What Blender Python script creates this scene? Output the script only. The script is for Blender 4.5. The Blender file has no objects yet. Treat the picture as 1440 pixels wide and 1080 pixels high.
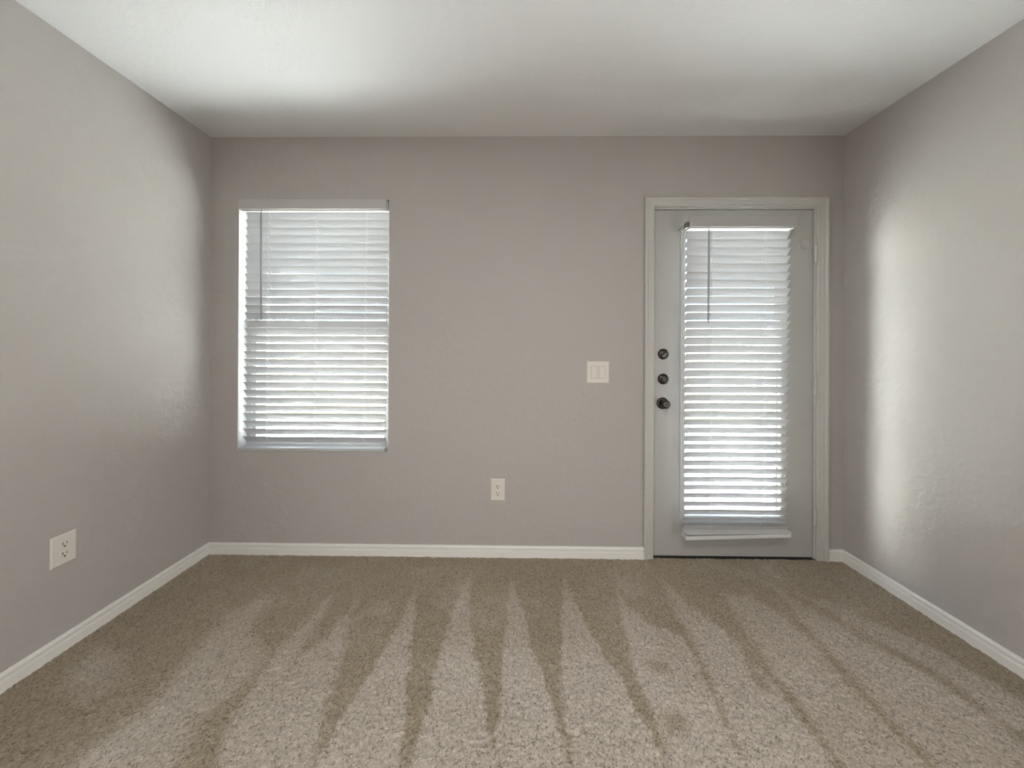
import bpy, bmesh, math, random
import numpy as np
from mathutils import Matrix, Vector

random.seed(7)
SC = bpy.context.scene
COL = SC.collection
PI = math.pi
D = 2.107          # distance from the camera to the inner face of the back wall
W = 3.679          # room width
H = 2.44           # ceiling height
REAR = -3.1        # inner face of the wall behind the camera
TH = 0.25          # thickness of the outer wall (framing and brick)

# ------------------------------------------------------------------ camera
cam = bpy.data.cameras.new('camera')
cam.sensor_fit = 'HORIZONTAL'; cam.sensor_width = 36.0
cam.lens = 510.0 / 1440.0 * 36.0
cam.shift_x = (720 - 717.07) / 1440.0
cam.shift_y = -(540 - 490.68) / 1440.0
cam.clip_start = 0.05; cam.clip_end = 200
co = bpy.data.objects.new('camera', cam); COL.objects.link(co)
def camera_matrix(yaw, pit, rol, loc):
    cy, sy = math.cos(yaw), math.sin(yaw)
    cp, sp = math.cos(pit), math.sin(pit)
    cr, sr = math.cos(rol), math.sin(rol)
    Ry = Matrix(((cy, -sy, 0), (sy, cy, 0), (0, 0, 1)))
    Rp = Matrix(((1, 0, 0), (0, cp, -sp), (0, sp, cp)))
    Rr = Matrix(((cr, 0, sr), (0, 1, 0), (-sr, 0, cr)))
    M = Rr @ Rp @ Ry
    right, fwd, up = M[0], M[1], M[2]
    m = Matrix((right, up, -fwd)).transposed().to_4x4()
    m.translation = loc
    return m
co.matrix_world = camera_matrix(-0.012566, -0.001749, 0.004464, (1.789, 0, 1.2002))
SC.camera = co

# ------------------------------------------------------------------ world, sun, exposure
SC.view_settings.view_transform = 'Standard'
SC.view_settings.look = 'None'
SC.view_settings.gamma = 1.0
SC.view_settings.use_curve_mapping = False
SC.view_settings.exposure = 0.07
SC.cycles.max_bounces = 10
SC.cycles.diffuse_bounces = 6
SC.cycles.transparent_max_bounces = 16
SC.cycles.sample_clamp_indirect = 0.0
SC.cycles.caustics_reflective = False
SC.cycles.caustics_refractive = False

SUN_DIR = Vector((0.88, -0.12, 0.56))      # towards the sun
world = bpy.data.worlds.new('sky'); SC.world = world; world.use_nodes = True
wn = world.node_tree.nodes; wl = world.node_tree.links
bg = wn['Background']
sky = wn.new('ShaderNodeTexSky'); sky.sky_type = 'HOSEK_WILKIE'
sky.sun_direction = SUN_DIR.normalized(); sky.turbidity = 3.0; sky.ground_albedo = 0.4
hs = wn.new('ShaderNodeHueSaturation'); hs.inputs['Saturation'].default_value = 0.62    # hazy bright sky
wl.new(sky.outputs['Color'], hs.inputs['Color']); wl.new(hs.outputs['Color'], bg.inputs['Color'])
bg.inputs['Strength'].default_value = 52.0

sun = bpy.data.lights.new('sun', 'SUN'); sun.energy = 156.0; sun.angle = 0.02; sun.color = (0.98, 0.985, 0.985)
so = bpy.data.objects.new('sun', sun); COL.objects.link(so)
so.rotation_euler = SUN_DIR.to_track_quat('Z', 'Y').to_euler()

def area_lamp(name, loc, direction, sx, sy, watts, color=(1, 1, 1), spread=PI):
    l = bpy.data.lights.new(name, 'AREA'); l.shape = 'RECTANGLE'; l.size = sx; l.size_y = sy
    l.energy = watts; l.color = color; l.spread = spread
    o = bpy.data.objects.new(name, l); COL.objects.link(o); o.location = loc
    o.rotation_euler = (-Vector(direction)).to_track_quat('Z', 'Y').to_euler()
    return o
# three added fill lights behind the camera: one overhead, two at the side walls
area_lamp('overhead_fill_light', (W/2, -0.35, H - 0.09), (0, 0, -1), 0.36, 0.36, 27, (1.0, 0.98, 0.955))
area_lamp('right_fill_light', (W - 0.05, -0.7, 0.75), (-1, 0, 0), 1.2, 1.2, 33, (1.0, 0.99, 0.98))
area_lamp('left_fill_light', (0.05, -0.7, 0.75), (1, 0, 0), 1.2, 1.2, 24, (1.0, 0.99, 0.98))

# ------------------------------------------------------------------ materials
def node_mat(name):
    m = bpy.data.materials.new(name); m.use_nodes = True
    nt = m.node_tree; return m, nt.nodes, nt.links, nt.nodes['Principled BSDF']
def plain(name, col, rough=0.5, metal=0.0, spec=0.5, bump=None, vary=0.0):
    m, n, l, b = node_mat(name)
    b.inputs['Base Color'].default_value = (*col, 1); b.inputs['Roughness'].default_value = rough
    b.inputs['Metallic'].default_value = metal; b.inputs['Specular IOR Level'].default_value = spec
    tc = n.new('ShaderNodeTexCoord')
    if vary:
        nz = n.new('ShaderNodeTexNoise'); nz.inputs['Scale'].default_value = 9; nz.inputs['Detail'].default_value = 4
        l.new(tc.outputs['Object'], nz.inputs['Vector'])
        mx = n.new('ShaderNodeMix'); mx.data_type = 'RGBA'
        mx.inputs['A'].default_value = (*[c * (1 - vary) for c in col], 1)
        mx.inputs['B'].default_value = (*[min(1, c * (1 + vary)) for c in col], 1)
        l.new(nz.outputs['Fac'], mx.inputs['Factor']); l.new(mx.outputs['Result'], b.inputs['Base Color'])
    if bump:
        sc, st, di = bump
        nz = n.new('ShaderNodeTexNoise'); nz.inputs['Scale'].default_value = sc; nz.inputs['Detail'].default_value = 3
        l.new(tc.outputs['Object'], nz.inputs['Vector'])
        bp = n.new('ShaderNodeBump'); bp.inputs['Strength'].default_value = st; bp.inputs['Distance'].default_value = di
        l.new(nz.outputs['Fac'], bp.inputs['Height']); l.new(bp.outputs['Normal'], b.inputs['Normal'])
    return m
def knockdown(name, col, strength=0.25, scale=26):
    """painted drywall with a flattened splatter (knockdown) texture"""
    m, n, l, b = node_mat(name)
    b.inputs['Base Color'].default_value = (*col, 1); b.inputs['Roughness'].default_value = 0.62
    b.inputs['Specular IOR Level'].default_value = 0.35
    tc = n.new('ShaderNodeTexCoord')
    n1 = n.new('ShaderNodeTexNoise'); n1.inputs['Scale'].default_value = scale; n1.inputs['Detail'].default_value = 5
    n1.inputs['Distortion'].default_value = 0.6
    l.new(tc.outputs['Object'], n1.inputs['Vector'])
    r = n.new('ShaderNodeValToRGB'); r.color_ramp.elements[0].position = 0.47; r.color_ramp.elements[1].position = 0.58
    l.new(n1.outputs['Fac'], r.inputs['Fac'])
    n2 = n.new('ShaderNodeTexNoise'); n2.inputs['Scale'].default_value = 160; n2.inputs['Detail'].default_value = 2
    l.new(tc.outputs['Object'], n2.inputs['Vector'])
    ad = n.new('ShaderNodeMath'); ad.operation = 'MULTIPLY_ADD'; ad.inputs[1].default_value = 0.35
    l.new(n2.outputs['Fac'], ad.inputs[0]); l.new(r.outputs['Color'], ad.inputs[2])
    bp = n.new('ShaderNodeBump'); bp.inputs['Strength'].default_value = strength; bp.inputs['Distance'].default_value = 0.003
    l.new(ad.outputs['Value'], bp.inputs['Height']); l.new(bp.outputs['Normal'], b.inputs['Normal'])
    return m
WALLC = (0.445, 0.421, 0.400)
M_wall = knockdown('greige_wall_paint', WALLC, 0.22, 24)
M_ceil = knockdown('white_ceiling_paint', (0.69, 0.692, 0.688), 0.12, 30)
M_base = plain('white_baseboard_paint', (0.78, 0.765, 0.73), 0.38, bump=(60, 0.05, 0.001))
M_trim = plain('shaded_white_trim_paint', (0.50, 0.485, 0.455), 0.38, bump=(60, 0.05, 0.001))  # white paint dimmed: the back wall's shade is put into the colour
M_door = plain('shaded_white_door_paint', (0.41, 0.403, 0.38), 0.42, bump=(90, 0.04, 0.001))  # grey tone stands in for the shade on the white door
M_vinyl = plain('white_vinyl', (0.62, 0.62, 0.61), 0.35, vary=0.02)
M_valance = plain('shaded_white_valance', (0.50, 0.49, 0.475), 0.4, vary=0.02)  # white valance, greyed by the shade painted into its colour
M_plate = plain('ivory_white_plastic', (0.70, 0.665, 0.61), 0.35, vary=0.02)
M_wand = plain('grey_clear_wand_plastic', (0.33, 0.33, 0.33), 0.2, vary=0.03)
M_cord = plain('white_cord', (0.66, 0.66, 0.66), 0.8, vary=0.03)
M_slot = plain('dark_slot', (0.02, 0.018, 0.016), 0.6, vary=0.1)
M_gap = plain('black_weatherstrip', (0.02, 0.018, 0.016), 0.75, vary=0.1)
M_steel = plain('grey_bracket_steel', (0.24, 0.235, 0.23), 0.45, metal=0.6, vary=0.05)
M_nickel = plain('antique_nickel', (0.085, 0.074, 0.065), 0.3, metal=1.0, bump=(220, 0.08, 0.0006))
M_dark_nickel = plain('dark_keyway_metal', (0.05, 0.045, 0.04), 0.4, metal=1.0, vary=0.1)
M_screw = plain('grey_screw_plug', (0.25, 0.25, 0.26), 0.5, vary=0.05)
M_brick = plain('painted_brick', (0.42, 0.39, 0.36), 0.85, bump=(40, 0.5, 0.004), vary=0.15)
M_patio = plain('patio_concrete', (0.55, 0.548, 0.54), 0.85, bump=(30, 0.2, 0.003), vary=0.06)
M_lawn = plain('lawn_grass', (0.12, 0.17, 0.05), 0.9, bump=(120, 0.8, 0.02), vary=0.35)
M_fence = plain('cedar_fence_wood', (0.50, 0.40, 0.30), 0.8, bump=(18, 0.4, 0.004), vary=0.14)
M_leaf = plain('green_leaf', (0.11, 0.19, 0.055), 0.6, vary=0.35)
M_bark = plain('shrub_bark', (0.16, 0.11, 0.07), 0.9, vary=0.2)

def slat_material():
    m, n, l, b = node_mat('white_faux_wood_slat')
    b.inputs['Base Color'].default_value = (0.49, 0.49, 0.495, 1); b.inputs['Roughness'].default_value = 0.35
    tc = n.new('ShaderNodeTexCoord'); mp = n.new('ShaderNodeMapping'); mp.inputs['Scale'].default_value = (3, 60, 60)
    nz = n.new('ShaderNodeTexNoise'); nz.inputs['Scale'].default_value = 4; nz.inputs['Detail'].default_value = 4
    l.new(tc.outputs['Object'], mp.inputs['Vector']); l.new(mp.outputs['Vector'], nz.inputs['Vector'])
    bp = n.new('ShaderNodeBump'); bp.inputs['Strength'].default_value = 0.05; bp.inputs['Distance'].default_value = 0.001
    l.new(nz.outputs['Fac'], bp.inputs['Height']); l.new(bp.outputs['Normal'], b.inputs['Normal'])
    return m
M_slat = slat_material()

def glass_material():
    m = bpy.data.materials.new('window_glass'); m.use_nodes = True
    n = m.node_tree.nodes; l = m.node_tree.links; n.remove(n['Principled BSDF'])
    out = n['Material Output']
    tr = n.new('ShaderNodeBsdfTransparent'); tr.inputs['Color'].default_value = (0.93, 0.96, 0.95, 1)
    gl = n.new('ShaderNodeBsdfGlossy'); gl.inputs['Roughness'].default_value = 0.01
    fr = n.new('ShaderNodeFresnel'); fr.inputs['IOR'].default_value = 1.45
    ge = n.new('ShaderNodeNewGeometry'); mp = n.new('ShaderNodeMapRange')      # same reflectance on both faces of the pane
    mp.inputs['To Min'].default_value = 1.45; mp.inputs['To Max'].default_value = 1/1.45
    l.new(ge.outputs['Backfacing'], mp.inputs['Value']); l.new(mp.outputs['Result'], fr.inputs['IOR'])
    mx = n.new('ShaderNodeMixShader')
    l.new(fr.outputs['Fac'], mx.inputs['Fac']); l.new(tr.outputs['BSDF'], mx.inputs[1]); l.new(gl.outputs['BSDF'], mx.inputs[2])
    l.new(mx.outputs['Shader'], out.inputs['Surface'])
    return m
M_glass = glass_material()

def carpet_material():
    m, n, l, b = node_mat('beige_cut_pile_carpet')
    b.inputs['Roughness'].default_value = 0.95; b.inputs['Specular IOR Level'].default_value = 0.1
    b.inputs['Sheen Weight'].default_value = 0.15
    tc = n.new('ShaderNodeTexCoord')
    at = n.new('ShaderNodeAttribute'); at.attribute_name = 'pile_lay'
    def noise(scale, detail=3, rough=0.6):
        z = n.new('ShaderNodeTexNoise'); z.inputs['Scale'].default_value = scale; z.inputs['Detail'].default_value = detail
        z.inputs['Roughness'].default_value = rough; l.new(tc.outputs['Object'], z.inputs['Vector']); return z
    def mix(a, bb, fac, blend='MIX'):
        x = n.new('ShaderNodeMix'); x.data_type = 'RGBA'; x.blend_type = blend
        for s, v in (('A', a), ('B', bb), ('Factor', fac)):
            if isinstance(v, (tuple, float)): x.inputs[s].default_value = v
            else: l.new(v, x.inputs[s])
        return x.outputs['Result']
    # pile brushed away (dark) to pile brushed towards the viewer (light)
    big = noise(2.2, 3)
    dark = mix((0.305, 0.250, 0.182, 1), (0.335, 0.285, 0.190, 1), big.outputs['Fac'])
    light = mix((0.535, 0.490, 0.435, 1), (0.56, 0.512, 0.452, 1), big.outputs['Fac'])
    base = mix(dark, light, at.outputs['Fac'])
    # speckled tufts
    vz = n.new('ShaderNodeTexVoronoi'); vz.inputs['Scale'].default_value = 210
    l.new(tc.outputs['Object'], vz.inputs['Vector'])
    bw = n.new('ShaderNodeRGBToBW'); l.new(vz.outputs['Color'], bw.inputs['Color'])
    r = n.new('ShaderNodeValToRGB')
    r.color_ramp.elements[0].position = 0.14; r.color_ramp.elements[0].color = (0.36, 0.34, 0.31, 1)
    r.color_ramp.elements[1].position = 0.30; r.color_ramp.elements[1].color = (0.90, 0.89, 0.88, 1)
    e = r.color_ramp.elements.new(0.60); e.color = (1.03, 1.03, 1.02, 1)
    e = r.color_ramp.elements.new(0.85); e.color = (1.38, 1.37, 1.36, 1)
    l.new(bw.outputs['Val'], r.inputs['Fac'])
    base = mix(base, r.outputs['Color'], 0.75, 'MULTIPLY')
    fine = noise(420, 2)
    rf = n.new('ShaderNodeValToRGB')
    rf.color_ramp.elements[0].position = 0.3; rf.color_ramp.elements[0].color = (0.72, 0.70, 0.67, 1)
    rf.color_ramp.elements[1].position = 0.7; rf.color_ramp.elements[1].color = (1.25, 1.24, 1.22, 1)
    l.new(fine.outputs['Fac'], rf.inputs['Fac'])
    base = mix(base, rf.outputs['Color'], 0.8, 'MULTIPLY')
    l.new(base, b.inputs['Base Color'])
    bp = n.new('ShaderNodeBump'); bp.inputs['Strength'].default_value = 0.7; bp.inputs['Distance'].default_value = 0.006
    l.new(fine.outputs['Fac'], bp.inputs['Height']); l.new(bp.outputs['Normal'], b.inputs['Normal'])
    return m
M_carpet = carpet_material()

# ------------------------------------------------------------------ mesh helpers
class MB:
    """collects shapes in world coordinates and links them as ONE mesh object"""
    def __init__(self): self.bm = bmesh.new()
    def poly(self, verts, faces):
        vs = [self.bm.verts.new(v) for v in verts]
        for f in faces:
            try: self.bm.faces.new([vs[i] for i in f])
            except ValueError: pass
        return self
    def box(self, x0, x1, y0, y1, z0, z1, bev=0.0, seg=2):
        t = bmesh.new()
        bmesh.ops.create_cube(t, size=1.0)
        for v in t.verts:
            v.co = ((x0+x1)/2 + v.co.x*(x1-x0), (y0+y1)/2 + v.co.y*(y1-y0), (z0+z1)/2 + v.co.z*(z1-z0))
        if bev > 0:
            bmesh.ops.bevel(t, geom=t.edges[:], offset=bev, segments=seg, affect='EDGES', profile=0.5, clamp_overlap=True)
        self.merge(t); return self
    def merge(self, t, mat=None):
        if mat is not None: bmesh.ops.transform(t, matrix=mat, verts=t.verts)
        me = bpy.data.meshes.new('tmp'); t.to_mesh(me); t.free()
        self.bm.from_mesh(me); bpy.data.meshes.remove(me)
    def tube(self, pts, r, n=10):
        pts = [Vector(p) for p in pts]; rings = []
        for i, p in enumerate(pts):
            d = (pts[min(i+1, len(pts)-1)] - pts[max(i-1, 0)]).normalized()
            a = d.orthogonal().normalized(); c = d.cross(a)
            rr = r[i] if isinstance(r, (list, tuple)) else r
            rings.append([self.bm.verts.new(p + rr*(math.cos(2*PI*k/n)*a + math.sin(2*PI*k/n)*c)) for k in range(n)])
        for A, B in zip(rings, rings[1:]):
            for k in range(n): self.bm.faces.new((A[k], A[(k+1) % n], B[(k+1) % n], B[k]))
        self.bm.faces.new(rings[0][::-1]); self.bm.faces.new(rings[-1])
        return self
    def lathe(self, c, axis, prof, n=32):
        """prof = [(along axis, radius)]"""
        axis = Vector(axis).normalized(); a = axis.orthogonal().normalized(); b = axis.cross(a); c = Vector(c)
        rings = []
        for h, r in prof:
            r = max(r, 1e-5)
            rings.append([self.bm.verts.new(c + axis*h + r*(math.cos(2*PI*k/n)*a + math.sin(2*PI*k/n)*b)) for k in range(n)])
        for A, B in zip(rings, rings[1:]):
            for k in range(n): self.bm.faces.new((A[k], A[(k+1) % n], B[(k+1) % n], B[k]))
        self.bm.faces.new(rings[0][::-1]); self.bm.faces.new(rings[-1])
        return self
    def sweep(self, sections, closed_path=False):
        """sections: list of equal-length closed point loops"""
        R = [[self.bm.verts.new(p) for p in s] for s in sections]
        m = len(R[0]); pairs = list(zip(R, R[1:])) + ([(R[-1], R[0])] if closed_path else [])
        for A, B in pairs:
            for k in range(m): self.bm.faces.new((A[k], A[(k+1) % m], B[(k+1) % m], B[k]))
        if not closed_path:
            self.bm.faces.new(R[0][::-1]); self.bm.faces.new(R[-1])
        return self
    def build(self, name, mat, parent=None, smooth=False, **props):
        bm = self.bm
        bmesh.ops.recalc_face_normals(bm, faces=bm.faces[:])
        if parent is not None:
            off = Vector(parent.location); q = parent.parent
            while q is not None: off = off + Vector(q.location); q = q.parent
            for v in bm.verts: v.co -= off
        me = bpy.data.meshes.new(name); bm.to_mesh(me); bm.free()
        me.materials.append(mat)
        if smooth:
            me.polygons.foreach_set('use_smooth', [True]*len(me.polygons))
            try: me.set_sharp_from_angle(angle=math.radians(40))
            except Exception: pass
        o = bpy.data.objects.new(name, me); COL.objects.link(o)
        if parent is not None: o.parent = parent
        for k, v in props.items(): o[k] = v
        return o
def empty(name, loc, **props):
    o = bpy.data.objects.new(name, None); COL.objects.link(o); o.location = loc; o.empty_display_size = 0.1
    for k, v in props.items(): o[k] = v
    return o
def copy_tree(src, parent=None):
    c = src.copy(); COL.objects.link(c)
    if parent is not None: c.parent = parent
    for ch in src.children: copy_tree(ch, c)
    return c
S = 'structure'

# ------------------------------------------------------------------ shell
WX0, WX1, WZ0, WZ1 = 0.166, 1.056, 0.594, 2.073      # window opening
DX0, DX1, DZ1 = 2.570, 3.532, 2.036                   # rough door opening
def wall_with_holes(name, x0, x1, z0, z1, y0, y1, holes, mat):
    xs = sorted({x0, x1, *[h[0] for h in holes], *[h[1] for h in holes]})
    zs = sorted({z0, z1, *[h[2] for h in holes], *[h[3] for h in holes]})
    def solid(i, k):
        if i < 0 or k < 0 or i >= len(xs)-1 or k >= len(zs)-1: return False
        cx, cz = (xs[i]+xs[i+1])/2, (zs[k]+zs[k+1])/2
        return not any(h[0] < cx < h[1] and h[2] < cz < h[3] for h in holes)
    m = MB(); bm = m.bm; V = {}
    def v(i, k, y):
        if (i, k, y) not in V: V[(i, k, y)] = bm.verts.new((xs[i], y, zs[k]))
        return V[(i, k, y)]
    for i in range(len(xs)-1):
        for k in range(len(zs)-1):
            if not solid(i, k): continue
            for y in (y0, y1): bm.faces.new((v(i, k, y), v(i+1, k, y), v(i+1, k+1, y), v(i, k+1, y)))
            for di, dk, a, b in ((-1, 0, (i, k), (i, k+1)), (1, 0, (i+1, k), (i+1, k+1)), (0, -1, (i, k), (i+1, k)), (0, 1, (i, k+1), (i+1, k+1))):
                if not solid(i+di, k+dk):
                    bm.faces.new((v(*a, y0), v(*b, y0), v(*b, y1), v(*a, y1)))
    return m.build(name, mat, kind=S)
wall_with_holes('wall_back', -0.15, W+0.15, -0.1, H, D, D+0.12,
                [(WX0, WX1, WZ0, WZ1), (DX0, DX1, -0.2, DZ1)], M_wall)
wall_with_holes('wall_outside', -0.6, W+0.6, -0.25, H+0.3, D+0.122, D+TH,
                [(WX0-0.004, WX1+0.004, WZ0-0.03, WZ1), (DX0, DX1, -0.3, DZ1)], M_brick)
MB().box(-0.15, 0, REAR-0.15, D, -0.1, H).build('wall_left', M_wall, kind=S)
MB().box(W, W+0.15, REAR-0.15, D, -0.1, H).build('wall_right', M_wall, kind=S)
MB().box(-0.15, W+0.15, REAR-0.15, REAR, -0.1, H).build('wall_front', M_wall, kind=S)
MB().box(-0.15, W+0.15, REAR-0.15, D+TH, H, H+0.12).build('ceiling', M_ceil, kind=S)

# ------------------------------------------------------------------ carpet
LIGHT = [
 [(0.599,1.788),(0.493,1.63),(0.531,1.392),(0.564,1.185),(0.537,1.058),(0.533,0.956),(0.855,0.961),(0.776,1.161),(0.838,1.279),(0.825,1.397),(0.674,1.518)],
 [(0.904,1.783),(0.865,1.594),(0.86,1.398),(0.869,1.19),(0.933,1.028),(0.963,0.948),(1.225,0.952),(1.207,1.033),(1.175,1.15),(1.146,1.298),(1.062,1.628),(1.033,1.813),(1.024,1.606),(1.008,1.487),(0.943,1.4),(0.954,1.338),(0.931,1.467),(0.941,1.613)],
 [(1.296,1.856),(1.288,1.53),(1.246,1.246),(1.228,1.051),(1.244,0.952),(1.491,0.956),(1.472,1.037),(1.426,1.236),(1.363,1.531)],
 [(1.558,1.963),(1.514,1.615),(1.504,1.251),(1.492,1.038),(1.497,0.956),(1.769,0.961),(1.746,1.042),(1.67,1.307),(1.612,1.535),(1.594,1.66)],
 [(1.777,1.937),(1.769,1.734),(1.753,1.558),(1.739,1.205),(1.74,1.042),(1.75,0.96),(1.961,0.964),(1.955,1.045),(1.92,1.245),(1.87,1.467),(1.823,1.711)],
 [(2.056,1.9),(2.011,1.668),(1.965,1.312),(1.961,1.045),(1.961,0.964),(2.249,0.968),(2.237,1.05),(2.196,1.276),(2.139,1.454),(2.108,1.584),(2.079,1.765)],
 [(2.308,1.848),(2.273,1.567),(2.249,1.36),(2.253,1.168),(2.241,1.05),(2.249,0.968),(2.457,0.972),(2.464,1.09),(2.49,1.294),(2.502,1.525),(2.368,1.622),(2.326,1.72)],
 [(2.574,1.893),(2.534,1.678),(2.532,1.479),(2.495,1.281),(2.467,1.13),(2.457,0.972),(2.722,0.976),(2.718,1.058),(2.738,1.259),(2.709,1.464),(2.67,1.628),(2.61,1.735)],
 [(2.817,1.804),(2.779,1.576),(2.763,1.326),(2.755,1.076),(2.731,0.976),(2.939,0.98),(2.992,1.095),(3.0,1.344),(3.024,1.542),(2.994,1.733),(2.93,1.791)],
 [(3.11,1.881),(3.071,1.582),(3.04,1.374),(3.022,1.103),(2.977,0.98),(3.148,0.983),(3.36,1.077),(3.345,1.182),(3.326,1.364),(3.236,1.516),(3.191,1.69)],
 [(3.194,1.812),(3.244,1.714),(3.286,1.547),(3.379,1.395),(3.389,1.199),(3.423,1.106),(3.504,1.147),(3.549,1.273),(3.486,1.475),(3.332,1.739)],
 [(0.125,1.369),(0.111,1.452),(0.284,1.388),(0.384,1.284),(0.346,1.218),(0.21,1.268)],
 [(1.605,1.651),(1.751,1.654),(1.75,1.557),(1.625,1.555)],
 [(1.097,1.66),(1.177,1.758),(1.234,1.8),(1.214,1.653),(1.091,1.598)],
 [(2.349,1.966),(2.496,1.982),(2.44,1.824),(2.332,1.759)],
]
DARK = [
 [(2.266,1.203),(2.342,1.216),(2.356,1.17),(2.307,1.137),(2.267,1.147)],
 [(2.292,1.407),(2.364,1.415),(2.382,1.363),(2.323,1.347)],
 [(2.716,1.5),(2.804,1.501),(2.708,1.399),(2.707,1.284),(2.666,1.297),(2.677,1.414)],
]
def value_noise(nx, ny, cell, rng):
    gx, gy = int(nx/cell)+3, int(ny/cell)+3
    g = rng.random((gy, gx))
    x = np.arange(nx)/cell; y = np.arange(ny)/cell
    xi = x.astype(int); yi = y.astype(int); fx = x-xi; fy = y-yi
    fx = fx*fx*(3-2*fx); fy = fy*fy*(3-2*fy)
    a = g[np.ix_(yi, xi)]; b = g[np.ix_(yi, xi+1)]; c = g[np.ix_(yi+1, xi)]; d = g[np.ix_(yi+1, xi+1)]
    fx = fx[None, :]; fy = fy[:, None]
    return (a*(1-fx)+b*fx)*(1-fy) + (c*(1-fx)+d*fx)*fy
def signed_dist(px, py, poly):
    """positive inside the polygon"""
    P = np.array(poly); Q = np.roll(P, -1, 0)
    d = np.full(px.shape, 1e9); inside = np.zeros(px.shape, bool)
    for (ax, ay), (bx, by) in zip(P, Q):
        ex, ey = bx-ax, by-ay
        t = np.clip(((px-ax)*ex + (py-ay)*ey)/(ex*ex+ey*ey), 0, 1)
        d = np.minimum(d, np.hypot(px-ax-t*ex, py-ay-t*ey))
        if abs(ey) > 1e-9:
            cr = ((ay > py) != (by > py)) & (px < ex*(py-ay)/ey + ax)
            inside ^= cr
    return np.where(inside, d, -d)
def make_carpet():
    rng = np.random.default_rng(5)
    st = 0.0042
    xs = np.linspace(0.0, W, int(W/st))
    ys = np.concatenate([np.linspace(REAR-0.3, 0.84, 60), np.arange(0.85, D+0.05, st), [D+0.06]])
    nx, ny = len(xs), len(ys)
    X, Y = np.meshgrid(xs, ys)
    nf = value_noise(nx, ny, 1.7, rng); nm = value_noise(nx, ny, 7, rng); nl = value_noise(nx, ny, 45, rng)
    nh = value_noise(nx, ny, 18, rng)
    warp = (nm-0.5)*0.014 + (nf-0.5)*0.012 + (nh-0.5)*0.018
    lay = np.zeros_like(X)
    def smooth(d, w): return np.clip(d/w+0.5, 0, 1)
    for i, q in enumerate(LIGHT):
        amp = 0.8 if i in (0, 1, 8, 9, 10) else (1.0 if i < 8 else 0.5)
        amp = amp*np.clip(1.0 - (Y-1.35)/0.95, 0.35, 1.0)          # the strokes fade towards the back wall
        soft = 0.018 if i in (2, 3, 4, 5, 6) else (0.07 if i in (0, 11, 12, 13, 14) else 0.035)
        lay = np.maximum(lay, amp*smooth(signed_dist(X, Y, q) + warp, soft))
    for q in DARK:
        lay *= 1 - 0.75*smooth(signed_dist(X, Y, q) + warp, 0.03)
    lay = lay*(0.86+0.28*(nl-0.5)) + (1-lay)*(0.10 + 0.5*np.clip(nl-0.35, 0, 1)*nh)
    lay = np.clip(lay + 0.15*(nf-0.5), 0, 1)
    fine = (Y > 0.84) & (Y < D+0.05)
    Z = np.where(fine, 0.0055*(nf-0.62) + 0.003*(nm-0.55), 0.0)
    edge = np.minimum.reduce([X, W-X, np.abs(D-Y)+0.02])
    Z -= 0.0
    co_ = np.stack([X, Y, Z], -1).reshape(-1, 3).astype(np.float32)
    idx = np.arange(nx*ny).reshape(ny, nx)
    F = np.stack([idx[:-1, :-1], idx[:-1, 1:], idx[1:, 1:], idx[1:, :-1]], -1).reshape(-1, 4)
    me = bpy.data.meshes.new('floor')
    me.vertices.add(len(co_)); me.vertices.foreach_set('co', co_.ravel())
    me.loops.add(F.size); me.loops.foreach_set('vertex_index', F.ravel().astype(np.int32))
    me.polygons.add(len(F))
    me.polygons.foreach_set('loop_start', np.arange(0, F.size, 4, dtype=np.int32))
    me.polygons.foreach_set('loop_total', np.full(len(F), 4, dtype=np.int32))
    me.update(calc_edges=True); me.validate()
    me.polygons.foreach_set('use_smooth', np.ones(len(F), dtype=bool))
    a = me.attributes.new('pile_lay', 'FLOAT', 'POINT'); a.data.foreach_set('value', lay.ravel().astype(np.float32))
    me.materials.append(M_carpet)
    o = bpy.data.objects.new('floor', me); COL.objects.link(o); o['kind'] = S
    return o
make_carpet()
MB().box(-0.15, W+0.15, REAR-0.3, D+0.1, -0.12, -0.02).build('trim_2', M_gap, kind=S)   # slab under the carpet

# ------------------------------------------------------------------ baseboards
BB = [(0, -0.01), (0.0150, -0.01), (0.0150, 0.006), (0.0135, 0.0075), (0.0150, 0.010), (0.0150, 0.0335), (0.0140, 0.0365), (0.0045, 0.0385),
      (0.0040, 0.0450), (0.0105, 0.0465), (0.0118, 0.0500), (0.0108, 0.0565), (0.0075, 0.0610), (0.0035, 0.0630), (0, 0.063)]
m = MB(); m.sweep([[(t, y + (-t if y > 0 else 0), z) for t, z in BB] for y in (REAR, D)]); m.build('baseboard_left', M_base, kind=S)
m = MB(); m.sweep([[(W-t, y + (-t if y > 0 else 0), z) for t, z in BB] for y in (REAR, D)]); m.build('baseboard_right', M_base, kind=S)
m = MB(); m.sweep([[(t, D-t, z) for t, z in BB], [(2.5372, D-t, z) for t, z in BB]]); m.build('baseboard_back', M_base, kind=S)
m = MB(); m.sweep([[(3.5885, D-t, z) for t, z in BB], [(W-t, D-t, z) for t, z in BB]]); m.build('baseboard_back', M_base, kind=S)

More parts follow.
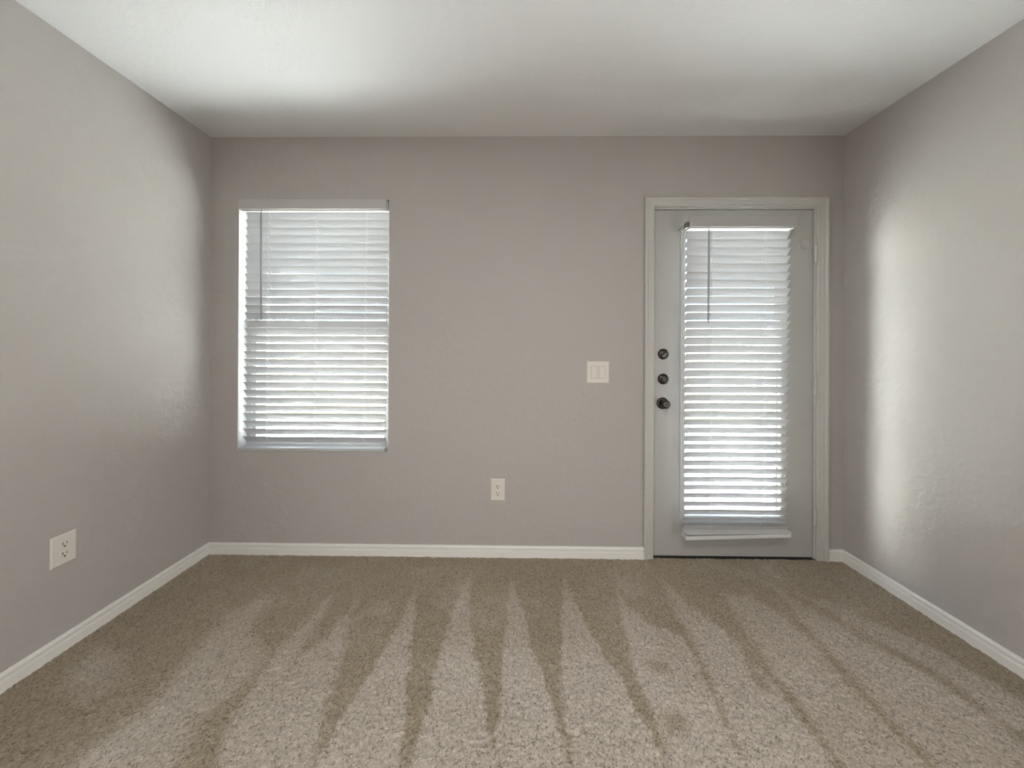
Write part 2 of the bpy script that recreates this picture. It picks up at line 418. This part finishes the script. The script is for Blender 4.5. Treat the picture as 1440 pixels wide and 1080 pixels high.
# ------------------------------------------------------------------ window
def rect_ring(m, x0, x1, z0, z1, prof):
    """prof = closed loop of (inset from the outer edge, y)"""
    m.sweep([[(x0+w, y, z0+w) for w, y in prof], [(x1-w, y, z0+w) for w, y in prof],
             [(x1-w, y, z1-w) for w, y in prof], [(x0+w, y, z1-w) for w, y in prof]], closed_path=True)
win = empty('window_1', ((WX0+WX1)/2, D+0.09, WZ0), kind=S)
m = MB()   # white painted return around the opening
for a, b, c, d in ((WX0, WX0+0.003, WZ0, WZ1), (WX1-0.003, WX1, WZ0, WZ1), (WX0, WX1, WZ1-0.003, WZ1)):
    m.box(a, b, D+0.001, D+0.085, c, d)
m.build('jamb_return', M_vinyl, win)
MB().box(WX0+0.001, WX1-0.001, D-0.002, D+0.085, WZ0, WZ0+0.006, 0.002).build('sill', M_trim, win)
m = MB(); rect_ring(m, WX0+0.003, WX1-0.003, WZ0+0.006, WZ1-0.003,
                    [(0, D+0.07), (0.026, D+0.07), (0.029, D+0.073), (0.029, D+0.118), (0, D+0.118)]); m.build('window_frame', M_vinyl, win)
up = MB(); rect_ring(up, WX0+0.03, WX1-0.03, 1.305, WZ1-0.03, [(0, D+0.097), (0.022, D+0.097), (0.026, D+0.1), (0.026, D+0.113), (0, D+0.113)])
up = up.build('upper_sash', M_vinyl, win)
MB().box(WX0+0.05, WX1-0.05, D+0.104, D+0.107, 1.325, WZ1-0.05).build('pane', M_glass, up)
lo = MB(); rect_ring(lo, WX0+0.03, WX1-0.03, WZ0+0.034, 1.345, [(0, D+0.076), (0.022, D+0.076), (0.026, D+0.079), (0.026, D+0.094), (0, D+0.094)])
lo.box(WX0+0.04, WX1-0.04, D+0.072, D+0.094, 1.300, 1.345, 0.003)
lo = lo.build('lower_sash', M_vinyl, win)
MB().box(WX0+0.05, WX1-0.05, D+0.084, D+0.087, WZ0+0.05, 1.31).build('pane', M_glass, lo)

# ------------------------------------------------------------------ blinds
def slat_bank(x0, x1, ztop, pitch, n, yfront, tilt, skew, bow=0.0, width=0.05, seed=1):
    """one bank of tilted slats; ztop is the height of the room-side edge of the first slat"""
    rnd = random.Random(seed); m = MB()
    for i in range(n):
        t = tilt + math.radians(rnd.uniform(-0.8, 0.8))
        h = width/2; zc_ = ztop - i*pitch - h*math.sin(t) + rnd.uniform(-0.0006, 0.0006); yc = yfront + h*math.cos(t)
        dx = -skew*i*pitch + rnd.uniform(-0.0006, 0.0006)
        pts = []
        ss = [-1, -0.94, -0.6, -0.2, 0.2, 0.6, 0.94, 1]
        for s in ss: pts.append((s*h, 0.0024*(1-s*s) + (0.0016 if abs(s) < 0.97 else 0.0012)))
        for s in ss[::-1]: pts.append((s*h, 0.0024*(1-s*s) - (0.0016 if abs(s) < 0.97 else 0.0012)))
        secs = []
        for k in range(7):
            u = k/6; x = x0 + dx + u*(x1-x0); b = bow*(1-(2*u-1)**2)
            secs.append([(x, yc + a*math.cos(t) + c*math.sin(t), zc_ - a*math.sin(t) + c*math.cos(t) + b) for a, c in pts])
        m.sweep(secs)
    return m
def ladder(m, x, z0, z1, yf, yb, ztop, pitch, n, tilt, skew, width=0.05):
    r = 0.0005
    def xs(z): return x - skew*(ztop - z)
    m.tube([(xs(z1), yf-0.0016, z1), (xs(z0), yf-0.0016, z0)], r, 6)
    m.tube([(xs(z1), yb+0.0016, z1), (xs(z0), yb+0.0016, z0)], r, 6)
    h = width/2
    for i in range(n):      # the rung that carries each slat, crossing under it with a slight slant
        zt = ztop - i*pitch; xx = xs(zt); zc_ = zt - h*math.sin(tilt); yc = yf + h*math.cos(tilt)
        nn = -0.0026
        p = []
        for s in (-1.05, -0.5, 0, 0.5, 1.05):
            c = 0.0024*(1-min(1, s*s)) + nn
            p.append((xx + 0.003*s*(1 if i % 2 else -1), yc + s*h*math.cos(tilt) + c*math.sin(tilt), zc_ - s*h*math.sin(tilt) + c*math.cos(tilt)))
        m.tube(p, 0.0011, 6)
TILT = math.radians(51)
C48, S48 = math.cos(TILT), math.sin(TILT)

# window blind, mounted inside the opening
wb = empty('window_blind', (0.61, D+0.03, WZ0+0.006), category='blind',
           label='wide white slatted blind filling the window recess left of the light switch')
YF = D + 0.010; ZT = 2.0036; PW = 0.04557; NW = 30; SK = 0.0085
slat_bank(0.2015, 1.0475, ZT, PW, NW, YF, TILT, SK, seed=3).build('slat_panel', M_slat, wb, smooth=True)
m = MB(); m.box(0.1712, 1.0405, D-0.012, D-0.003, 2.0135, 2.0712, 0.002); m.build('valance', M_valance, wb)
m = MB(); m.box(0.176, 1.046, D+0.006, D+0.052, 2.0085, 2.066, 0.002); m.build('headrail', M_vinyl, wb)
m = MB(); m.sweep([[(x, D-0.008+a, b+0.001) for a, b in ((0.003, WZ0+0.006), (0.048, WZ0+0.006), (0.051, WZ0+0.010), (0.051, WZ0+0.020), (0.048, WZ0+0.0235),
        (0.003, WZ0+0.0235), (0.0, WZ0+0.020), (0.0, WZ0+0.016), (0.002, WZ0+0.0145), (0.0, WZ0+0.012), (0.0, WZ0+0.009))] for x in (0.183, 1.034)])
m.build('bottom_rail', M_slat, wb)
for x in (0.3349, 0.6187, 0.91):
    m = MB(); ladder(m, x+0.006, WZ0+0.028, 2.022, YF, YF+0.05*C48, ZT, PW, NW, TILT, SK); m.build('ladder_cord', M_cord, wb)
m = MB(); m.tube([(0.3015, YF-0.008, 2.025), (0.3015, YF-0.013, 1.992), (0.302, YF-0.013, 1.98), (0.305, YF-0.013, 1.3665)], [0.0018, 0.003, 0.0048, 0.0048], 6)
m.build('tilt_wand', M_wand, wb, label='grey tilt wand')

# door blind, mounted on the door face
DF = D + 0.003            # face of the door leaf
db = empty('door_blind', (3.05, DF, 0.137), category='blind',
           label='narrow white slatted blind hung on the door with a crooked bottom rail')
OUT = 0.034                          # how far the blind stands off the glass frame
KB = (D - 0.058 - OUT) / (D - 0.058)
def bx(x): return 1.789 + (x - 1.789)*KB
def bz(z): return 1.2002 + (z - 1.2002)*KB
YD = D - 0.058 - OUT; ZD = bz(1.872); PD = 0.04602*KB; ND = 37; SD = 0.0045
slat_bank(bx(2.757), bx(3.336), ZD, PD, ND, YD, TILT, SD, bow=0.0012, seed=9).build('slat_panel', M_slat, db, smooth=True)
# last slat that lies on the bottom rail
bot = MB()
def slab(m, x0, x1, yb, yf, zl, zr, th, drop):
    """flat slat from x0 to x1; zl, zr = height at the left and right end of its back edge; the front edge sits lower by drop"""
    pts = lambda z: [(yb, z), (yf+0.002, z-drop), (yf, z-drop-0.0015), (yf, z-drop-th+0.0015), (yf+0.002, z-drop-th), (yb, z-th)]
    m.sweep([[(bx(x0), y-OUT, bz(z)) for y, z in pts(zl)], [(bx(x1), y-OUT, bz(z)) for y, z in pts(zr)]])
slab(bot, 2.752, 3.334, D-0.022, D-0.072, 0.1785, 0.1925, 0.0035, 0.0035)
bot.build('stacked_slat', M_vinyl, db)
bot = MB(); slab(bot, 2.747, 3.328, D-0.024, D-0.074, 0.1645, 0.1860, 0.0190, 0.0035); bot.build('bottom_rail', M_vinyl, db)
m = MB(); m.box(bx(2.7575), bx(3.3516), D-0.086-OUT, D-0.078-OUT, bz(1.887), bz(1.9485), 0.002); m.build('valance', M_door, db)
m = MB(); m.box(bx(2.762), bx(3.340), D-0.074-OUT, D-0.024-OUT, bz(1.8805), bz(1.936), 0.002); m.build('headrail', M_vinyl, db)
for x0, x1, z0, z1, yf in ((2.7455, 2.7605, 1.886, 1.9165, D-0.072), (3.3405, 3.3495, 1.896, 1.932, D-0.062)):
    m = MB(); m.box(bx(x0), bx(x1), yf-OUT, D-0.040-OUT, bz(z0), bz(z1), 0.0015)
    m.box(bx(x0)+0.002, bx(x1)-0.002, D-0.041-OUT, DF, bz(1.908), bz(1.912))
    m.build('bracket', M_steel, db, label='grey metal mounting bracket')
for x in (2.9009, 3.1999):
    m = MB(); ladder(m, bx(x), bz(0.185), bz(1.897), YD, YD+0.05*C48, ZD, PD, ND, TILT, SD); m.build('ladder_cord', M_cord, db)
m = MB(); m.tube([(bx(2.8678), YD-0.014, bz(1.900)), (bx(2.8678), YD-0.020, bz(1.875)), (bx(2.8676), YD-0.020, bz(1.86)), (bx(2.8656), YD-0.020, bz(1.357))], [0.0018, 0.003, 0.0048, 0.0048], 6)
m.build('tilt_wand', M_wand, db, label='grey tilt wand')

# ------------------------------------------------------------------ door casing and jamb
CI0, CI1, CZ = 2.5925, 3.5235, 2.0265
CAS = [(0, 0), (0, 0.009), (0.002, 0.011), (0.018, 0.012), (0.022, 0.0135), (0.036, 0.015), (0.040, 0.0185), (0.048, 0.0195), (0.053, 0.018), (0.055, 0.015), (0.055, 0)]
tr = empty('trim_1', (3.05, D, 0), kind=S)
kr = (3.588-CI1)/0.055
m = MB(); m.sweep([[(CI0-w, D-t, 0.0) for w, t in CAS], [(CI0-w, D-t, CZ+w) for w, t in CAS],
                   [(CI1+w*kr, D-t, CZ+w) for w, t in CAS], [(CI1+w*kr, D-t, 0.0) for w, t in CAS]])
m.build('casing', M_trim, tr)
m = MB()
m.box(DX0, 2.5905, D+0.001, D+TH-0.002, 0, 2.018); m.box(3.5095, DX1, D+0.001, D+TH-0.002, 0, 2.018); m.box(DX0, DX1, D+0.001, D+TH-0.002, 2.0165, DZ1)
m.box(2.5905, 2.602, D+0.052, D+0.065, 0, 2.0165); m.box(3.498, 3.5095, D+0.052, D+0.065, 0, 2.0165); m.box(2.5905, 3.5095, D+0.052, D+0.065, 2.004, 2.0165)
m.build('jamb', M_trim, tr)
m = MB(); m.box(DX0+0.01, DX1-0.01, D+0.001, D+TH, -0.02, 0.006); m.build('threshold', M_gap, tr)

# ------------------------------------------------------------------ door
door = empty('door_1', (3.05, DF, 0.013), kind=S)
X0, X1, Z0, Z1 = 2.5945, 3.5060, 0.014, 2.0115
LX0, LX1, LZ0, LZ1 = 2.760, 3.333, 0.232, 1.884     # cut-out for the glass
m = MB()
def leaf(m):
    xs = [X0, LX0, LX1, X1]; zs = [Z0, LZ0, LZ1, Z1]; y0, y1 = DF, DF+0.044; bm = m.bm; V = {}
    def v(i, k, y):
        if (i, k, y) not in V: V[(i, k, y)] = bm.verts.new((xs[i], y, zs[k]))
        return V[(i, k, y)]
    for i in range(3):
        for k in range(3):
            if i == 1 and k == 1: continue
            for y in (y0, y1): bm.faces.new((v(i, k, y), v(i+1, k, y), v(i+1, k+1, y), v(i, k+1, y)))
    for k in range(3):
        bm.faces.new((v(0, k, y0), v(0, k+1, y0), v(0, k+1, y1), v(0, k, y1))); bm.faces.new((v(3, k, y0), v(3, k+1, y0), v(3, k+1, y1), v(3, k, y1)))
        bm.faces.new((v(k, 0, y0), v(k+1, 0, y0), v(k+1, 0, y1), v(k, 0, y1))); bm.faces.new((v(k, 3, y0), v(k+1, 3, y0), v(k+1, 3, y1), v(k, 3, y1)))
    for a, b in (((1, 1), (1, 2)), ((2, 1), (2, 2)), ((1, 1), (2, 1)), ((1, 2), (2, 2))):
        bm.faces.new((v(*a, y0), v(*b, y0), v(*b, y1), v(*a, y1)))
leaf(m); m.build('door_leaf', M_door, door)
MB().box(X0+0.004, X1-0.004, DF+0.004, DF+0.04, -0.004, Z0-0.0002).build('door_sweep', M_gap, door, label='black bottom sweep')
m = MB()
FP = [(0, DF), (0.001, DF-0.005), (0.006, DF-0.009), (0.012, DF-0.006), (0.016, DF-0.010), (0.026, DF-0.0095), (0.031, DF-0.005), (0.033, DF+0.016), (0.0, DF+0.016)]
rect_ring(m, 2.7445, 3.3495, 0.2165, 1.8995, FP)
rect_ring(m, 2.7445, 3.3495, 0.2165, 1.8995, [(0, DF+0.045), (0.01, DF+0.053), (0.028, DF+0.053), (0.033, DF+0.045), (0.033, DF+0.026), (0, DF+0.026)])
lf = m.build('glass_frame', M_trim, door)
MB().box(2.77, 3.324, DF+0.018, DF+0.024, 0.242, 1.874).build('pane', M_glass, lf)
m = MB()
for z in (0.2380, 0.565, 0.889, 1.2152, 1.545, 1.8749):
    for x in (2.7655, 3.3290): m.lathe((x, DF-0.0097, z), (0, -1, 0), [(0, 0.0032), (0.0012, 0.003)], 10)
for x in (2.95, 3.135):
    for z in (0.2380, 1.8749): m.lathe((x, DF-0.0097, z), (0, -1, 0), [(0, 0.0032), (0.0012, 0.003)], 10)
m.build('screw_plugs', M_screw, lf)

def rosette(c, r=0.0325, h=0.012):
    m = MB(); m.lathe(c, (0, -1, 0), [(0, r), (0.002, r), (0.006, r*0.93), (0.009, r*0.82), (h, r*0.72), (h+0.001, r*0.5), (h+0.001, 0)], 36); return m
# two deadbolts and the knob, antique nickel
cx = 2.6495
d1 = rosette((cx, DF, 1.1778), 0.0315).build('deadbolt', M_nickel, door, smooth=True, label='deadbolt with a slanted thumb turn')
m = MB()
t = bmesh.new(); bmesh.ops.create_cube(t, size=1)
for v in t.verts: v.co = (v.co.x*0.040, v.co.y*0.020, v.co.z*(0.009 if abs(v.co.x) > 0.1 else 0.013))
bmesh.ops.bevel(t, geom=t.edges[:], offset=0.003, segments=3, affect='EDGES', clamp_overlap=True)
m.merge(t, Matrix.Translation((cx, DF-0.020, 1.1778)) @ Matrix.Rotation(-math.radians(35), 4, 'Y'))
m.build('thumb_turn', M_nickel, d1, smooth=True)
d2 = rosette((cx, DF, 1.0339), 0.0315).build('deadbolt', M_nickel, door, smooth=True, label='deadbolt with a round keyhole')
m = MB(); m.lathe((cx, DF-0.012, 1.0339), (0, -1, 0), [(0, 0.020), (0.005, 0.019), (0.007, 0.015), (0.0065, 0.0)], 28); kc = m.build('key_cylinder', M_nickel, d2, smooth=True)
m = MB(); m.box(cx-0.0016, cx+0.0016, DF-0.0195, DF-0.017, 1.0339-0.008, 1.0339+0.006); m.lathe((cx-0.004, DF-0.0185, 1.030), (0, -1, 0), [(0, 0.004), (0.0012, 0.0035)], 12)
kc = d2; m.build('keyhole', M_dark_nickel, d2)
kz = 0.894
kn = rosette((cx-0.003, DF, kz), 0.034, 0.010).build('door_knob', M_nickel, door, smooth=True, label='round knob with a keyhole')
m = MB(); m.lathe((cx-0.003, DF-0.010, kz), (0, -1, 0), [(0, 0.014), (0.010, 0.0125), (0.018, 0.0130), (0.024, 0.0190), (0.030, 0.0225), (0.038, 0.0250), (0.046, 0.0238), (0.051, 0.0200), (0.0535, 0.0150), (0.053, 0.0120), (0.0515, 0.0110), (0.0515, 0)], 36)
m.build('knob_ball', M_nickel, kn, smooth=True)
m = MB(); m.lathe((cx-0.003, DF-0.0615, kz), (0, -1, 0), [(0, 0.009), (0.0012, 0.0085), (0.0012, 0)], 20); m.box(cx-0.0045, cx-0.0015, DF-0.0635, DF-0.0622, kz-0.005, kz+0.005)
m.build('keyhole', M_dark_nickel, kn)
# round white bumper disc near the top corner
m = MB(); m.lathe((3.4545, DF, 1.812), (0, -1, 0), [(0, 0.0325), (0.0025, 0.0325), (0.004, 0.031), (0.0042, 0.028), (0.003, 0.026), (0.003, 0)], 40)
m.build('patch_disc', M_door, door, smooth=True)
# hinges, painted white
for zc_ in (1.7545, 0.9998, 0.2461):
    m = MB(); h = 0.050
    m.box(3.5075, 3.5235, D-0.006, D+0.002, zc_-h, zc_+h, 0.0015)
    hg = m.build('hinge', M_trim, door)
    k = MB(); k.tube([(3.5115, D-0.010, zc_-h), (3.5115, D-0.010, zc_+h)], 0.0072, 14)
    k.tube([(3.5115, D-0.010, zc_+h), (3.5115, D-0.010, zc_+h+0.004)], [0.005, 0.003], 10)
    k.build('hinge_pin', M_trim, hg, smooth=True)

# ------------------------------------------------------------------ light switch and outlets
def face_box(m, face, u0, u1, z0, z1, d0, d1, bev=0.0, seg=2):
    """box on a wall: u along the wall, d distance out of the wall"""
    kind_, base = face
    if kind_ == 'back': m.box(u0, u1, base-d1, base-d0, z0, z1, bev, seg)
    else: m.box(base+d0, base+d1, u0, u1, z0, z1, bev, seg)
def screw(m, face, u, z, d):
    c = (u, face[1]-d, z) if face[0] == 'back' else (face[1]+d, u, z)
    m.lathe(c, (0, -1, 0) if face[0] == 'back' else (1, 0, 0), [(0, 0.0032), (0.0008, 0.0028), (0.0009, 0)], 12)
def plate(m, face, u, z, w, h):
    """a wall plate with a sloping rim"""
    t = [(0, 0), (0.0, 0.002), (0.0045, 0.006)]
    L = []
    for ins, d in t:
        q = []
        for su, sz in ((-1, -1), (1, -1), (1, 1), (-1, 1)):
            uu, zz = u+su*(w/2-ins), z+sz*(h/2-ins)
            q.append((uu, face[1]-d, zz) if face[0] == 'back' else (face[1]+d, uu, zz))
        L.append(q)
    m.sweep(L)
BACK = ('back', D); LEFT = ('left', 0.0)
SX, SZ = 2.2726, 1.071
sw = empty('light_switch', (SX, D, SZ), category='light switch', label='square white double rocker switch on the wall beside the door')
m = MB(); plate(m, BACK, SX, SZ, 0.130, 0.127); m.build('wall_plate', M_plate, sw)
for i, u in enumerate((SX-0.0235, SX+0.0235)):
    m = MB(); a = 0.0016
    pts = [(0.0055, -0.0335), (0.0085+(0.001 if i else 0), -0.0335), (0.0068, 0.0), (0.0072, 0.0335), (0.0055, 0.0335)]
    m.sweep([[(x, D-d, SZ+z) for d, z in pts] for x in (u-0.0165, u+0.0165)])
    rk = m.build('rocker', M_plate, sw)
    m = MB()
    for x0, x1, z0, z1 in ((-0.0185, -0.0168, -0.0355, 0.0355), (0.0168, 0.0185, -0.0355, 0.0355), (-0.0185, 0.0185, -0.0355, -0.0338), (-0.0185, 0.0185, 0.0338, 0.0355)):
        m.box(u+x0, u+x1, D-0.0063, D-0.0058, SZ+z0, SZ+z1)
    m.build('seam', plain('switch_seam_grey', (0.34, 0.32, 0.295), 0.6, vary=0.05) if i == 0 else bpy.data.materials['switch_seam_grey'], rk)
def outlet(face, u, z, w, h, label):
    loc = (u, face[1], z) if face[0] == 'back' else (face[1], u, z)
    o = empty('wall_outlet', loc, category='outlet', label=label, group='wall outlets')
    m = MB(); plate(m, face, u, z, w, h); m.build('wall_plate', M_plate, o)
    for dz in (0.0195, -0.0195):
        m = MB(); n = 28; ring = []
        for d, s in ((0.0055, 1.0), (0.0072, 1.0), (0.0078, 0.95)):
            q = []
            for k in range(n):
                a = 2*PI*k/n; uu = 0.0172*math.cos(a)*s; zz = max(-0.0145, min(0.0145, 0.0172*math.sin(a)))*s
                q.append((u+uu, face[1]-d, z+dz+zz) if face[0] == 'back' else (face[1]+d, u+uu, z+dz+zz))
            ring.append(q)
        m.sweep(ring); f = m.build('receptacle', M_plate, o)
        m = MB()
        face_box(m, face, u-0.0080, u-0.0050, z+dz-0.0008, z+dz+0.0090, 0.0070, 0.0081)
        face_box(m, face, u+0.0050, u+0.0077, z+dz+0.0000, z+dz+0.0085, 0.0070, 0.0081)
        c = (u, face[1]-0.0072, z+dz-0.0075) if face[0] == 'back' else (face[1]+0.0072, u, z+dz-0.0075)
        m.lathe(c, (0, -1, 0) if face[0] == 'back' else (1, 0, 0), [(0, 0.0036), (0.0009, 0.0035), (0.0009, 0)], 14)
        m.build('slots', M_slot, f, label='dark plug slots')
    m = MB(); screw(m, face, u, z, 0.006); m.build('screw', M_plate, o)
    return o
outlet(BACK, 1.6957, 0.3865, 0.083, 0.1275, 'white wall outlet low on the back wall between window and door')
outlet(LEFT, 1.4190, 0.4005, 0.083, 0.121, 'white wall outlet on the left wall above the carpet')

# ------------------------------------------------------------------ outside, seen in slits through the blinds
MB().box(-14, 18, D+TH, D+4.4, -0.25, -0.10).build('ground', M_patio, kind=S)
MB().box(-14, 18, D+4.4, D+22, -0.27, -0.13).build('ground', M_lawn, kind=S)
FY = D + 5.2
fence = empty('wooden_fence', (1.5, FY, -0.13), category='fence', label='sunlit wooden privacy fence beyond the patio, glimpsed between the slats')
m = MB(); x = -3.55
while x < 13.0:
    w = 0.138; m.box(x, x+w, FY, FY+0.018, -0.10, 1.72+random.uniform(-0.01, 0.01), 0.003, 1); x += w+0.006
m.build('board_panel', M_fence, fence)
m = MB()
for z in (0.15, 0.8, 1.45): m.box(-3.55, 13, FY+0.018, FY+0.056, z, z+0.09)
m.build('rail', M_fence, fence)
# unseen pale house, added to bounce sunlight onto the right wall
M_siding = plain('pale_lap_siding', (0.80, 0.795, 0.78), 0.7, bump=(14, 0.2, 0.004), vary=0.03)
M_roof = plain('grey_roof_shingle', (0.16, 0.15, 0.14), 0.9, bump=(25, 0.6, 0.01), vary=0.2)
HX, HY0, HY1 = -3.6, D+1.5, D+7.5
house = empty('sun_bounce_house', (HX-3.0, (HY0+HY1)/2, -0.13), category='house', label='pale sided house added out of view to bounce sunlight in at the door')
m = MB(); m.box(HX-6, HX, HY0, HY1, -0.13, 4.6)
z = -0.05
while z < 4.5:
    m.poly([(HX, HY0, z), (HX+0.014, HY0, z), (HX, HY0, z+0.16), (HX, HY1, z), (HX+0.014, HY1, z), (HX, HY1, z+0.16)], [(0, 1, 2), (3, 5, 4), (1, 4, 5, 2), (0, 3, 4, 1)]); z += 0.165
m.build('siding', M_siding, house)
m = MB(); m.sweep([[(HX+0.35, y, 4.55), (HX-3, y, 6.4), (HX-6.35, y, 4.55), (HX-6.35, y, 4.65), (HX-3, y, 6.55), (HX+0.35, y, 4.65)] for y in (HY0-0.3, HY1+0.3)])
m.build('roof', M_roof, house)
def shrub(x, y, r, h, label, n, seed, trunk=0.0):
    rnd = random.Random(seed); base = -0.13
    o = empty('leafy_shrub' if not trunk else 'leafy_tree', (x, y, base), category='shrub' if not trunk else 'tree', label=label)
    m = MB(); top = base + (trunk or 0.15)
    m.tube([(x, y, base), (x+0.02, y, top), (x, y+0.03, top+h*0.6)], [0.02+0.02*trunk, 0.016+0.015*trunk, 0.006], 8)
    for k in range(6):
        a = k*PI/3+rnd.random(); m.tube([(x, y, top*0.9+0.02), (x+r*0.6*math.cos(a), y+r*0.6*math.sin(a), top+h*(0.4+0.3*rnd.random()))], [0.010+0.008*trunk, 0.003], 6)
    m.build('stem', M_bark, o)
    m = MB(); L = 0.075 if not trunk else 0.14
    for k in range(n):
        a, b = rnd.random()*2*PI, math.acos(rnd.uniform(-1, 1)); q = rnd.random()**0.4
        c = Vector((x+r*q*math.sin(b)*math.cos(a), y+r*q*math.sin(b)*math.sin(a), top+h/2+h/2*q*math.cos(b)))
        if c.z < base+0.03: c.z = base+0.03
        u = Vector((rnd.gauss(0, 1), rnd.gauss(0, 1), rnd.gauss(0, 0.7))).normalized(); v = u.orthogonal().normalized()
        w = u.cross(v); v = v*math.cos(a)+w*math.sin(a)
        l = L*rnd.uniform(0.7, 1.2)
        m.poly([c-u*l/2, c+v*l*0.22+u*l*0.05, c+u*l/2, c-v*l*0.22+u*l*0.05, c+u.cross(v)*l*0.06], [(0, 1, 4), (1, 2, 4), (2, 3, 4), (3, 0, 4)])
    m.build('foliage', M_leaf, o)
shrub(-0.35, D+4.35, 0.55, 1.05, 'green shrub seen through the right half of the window blind', 900, 1)
shrub(-1.9, D+4.6, 0.40, 0.55, 'low green shrub against the fence behind the window blind', 500, 2)
shrub(3.4, D+9.0, 1.8, 3.0, 'leafy tree above the fence behind the door blind', 1600, 4, 1.7)
shrub(-0.6, D+9.5, 2.0, 3.2, 'leafy tree above the fence behind the window blind', 1600, 5, 1.7)
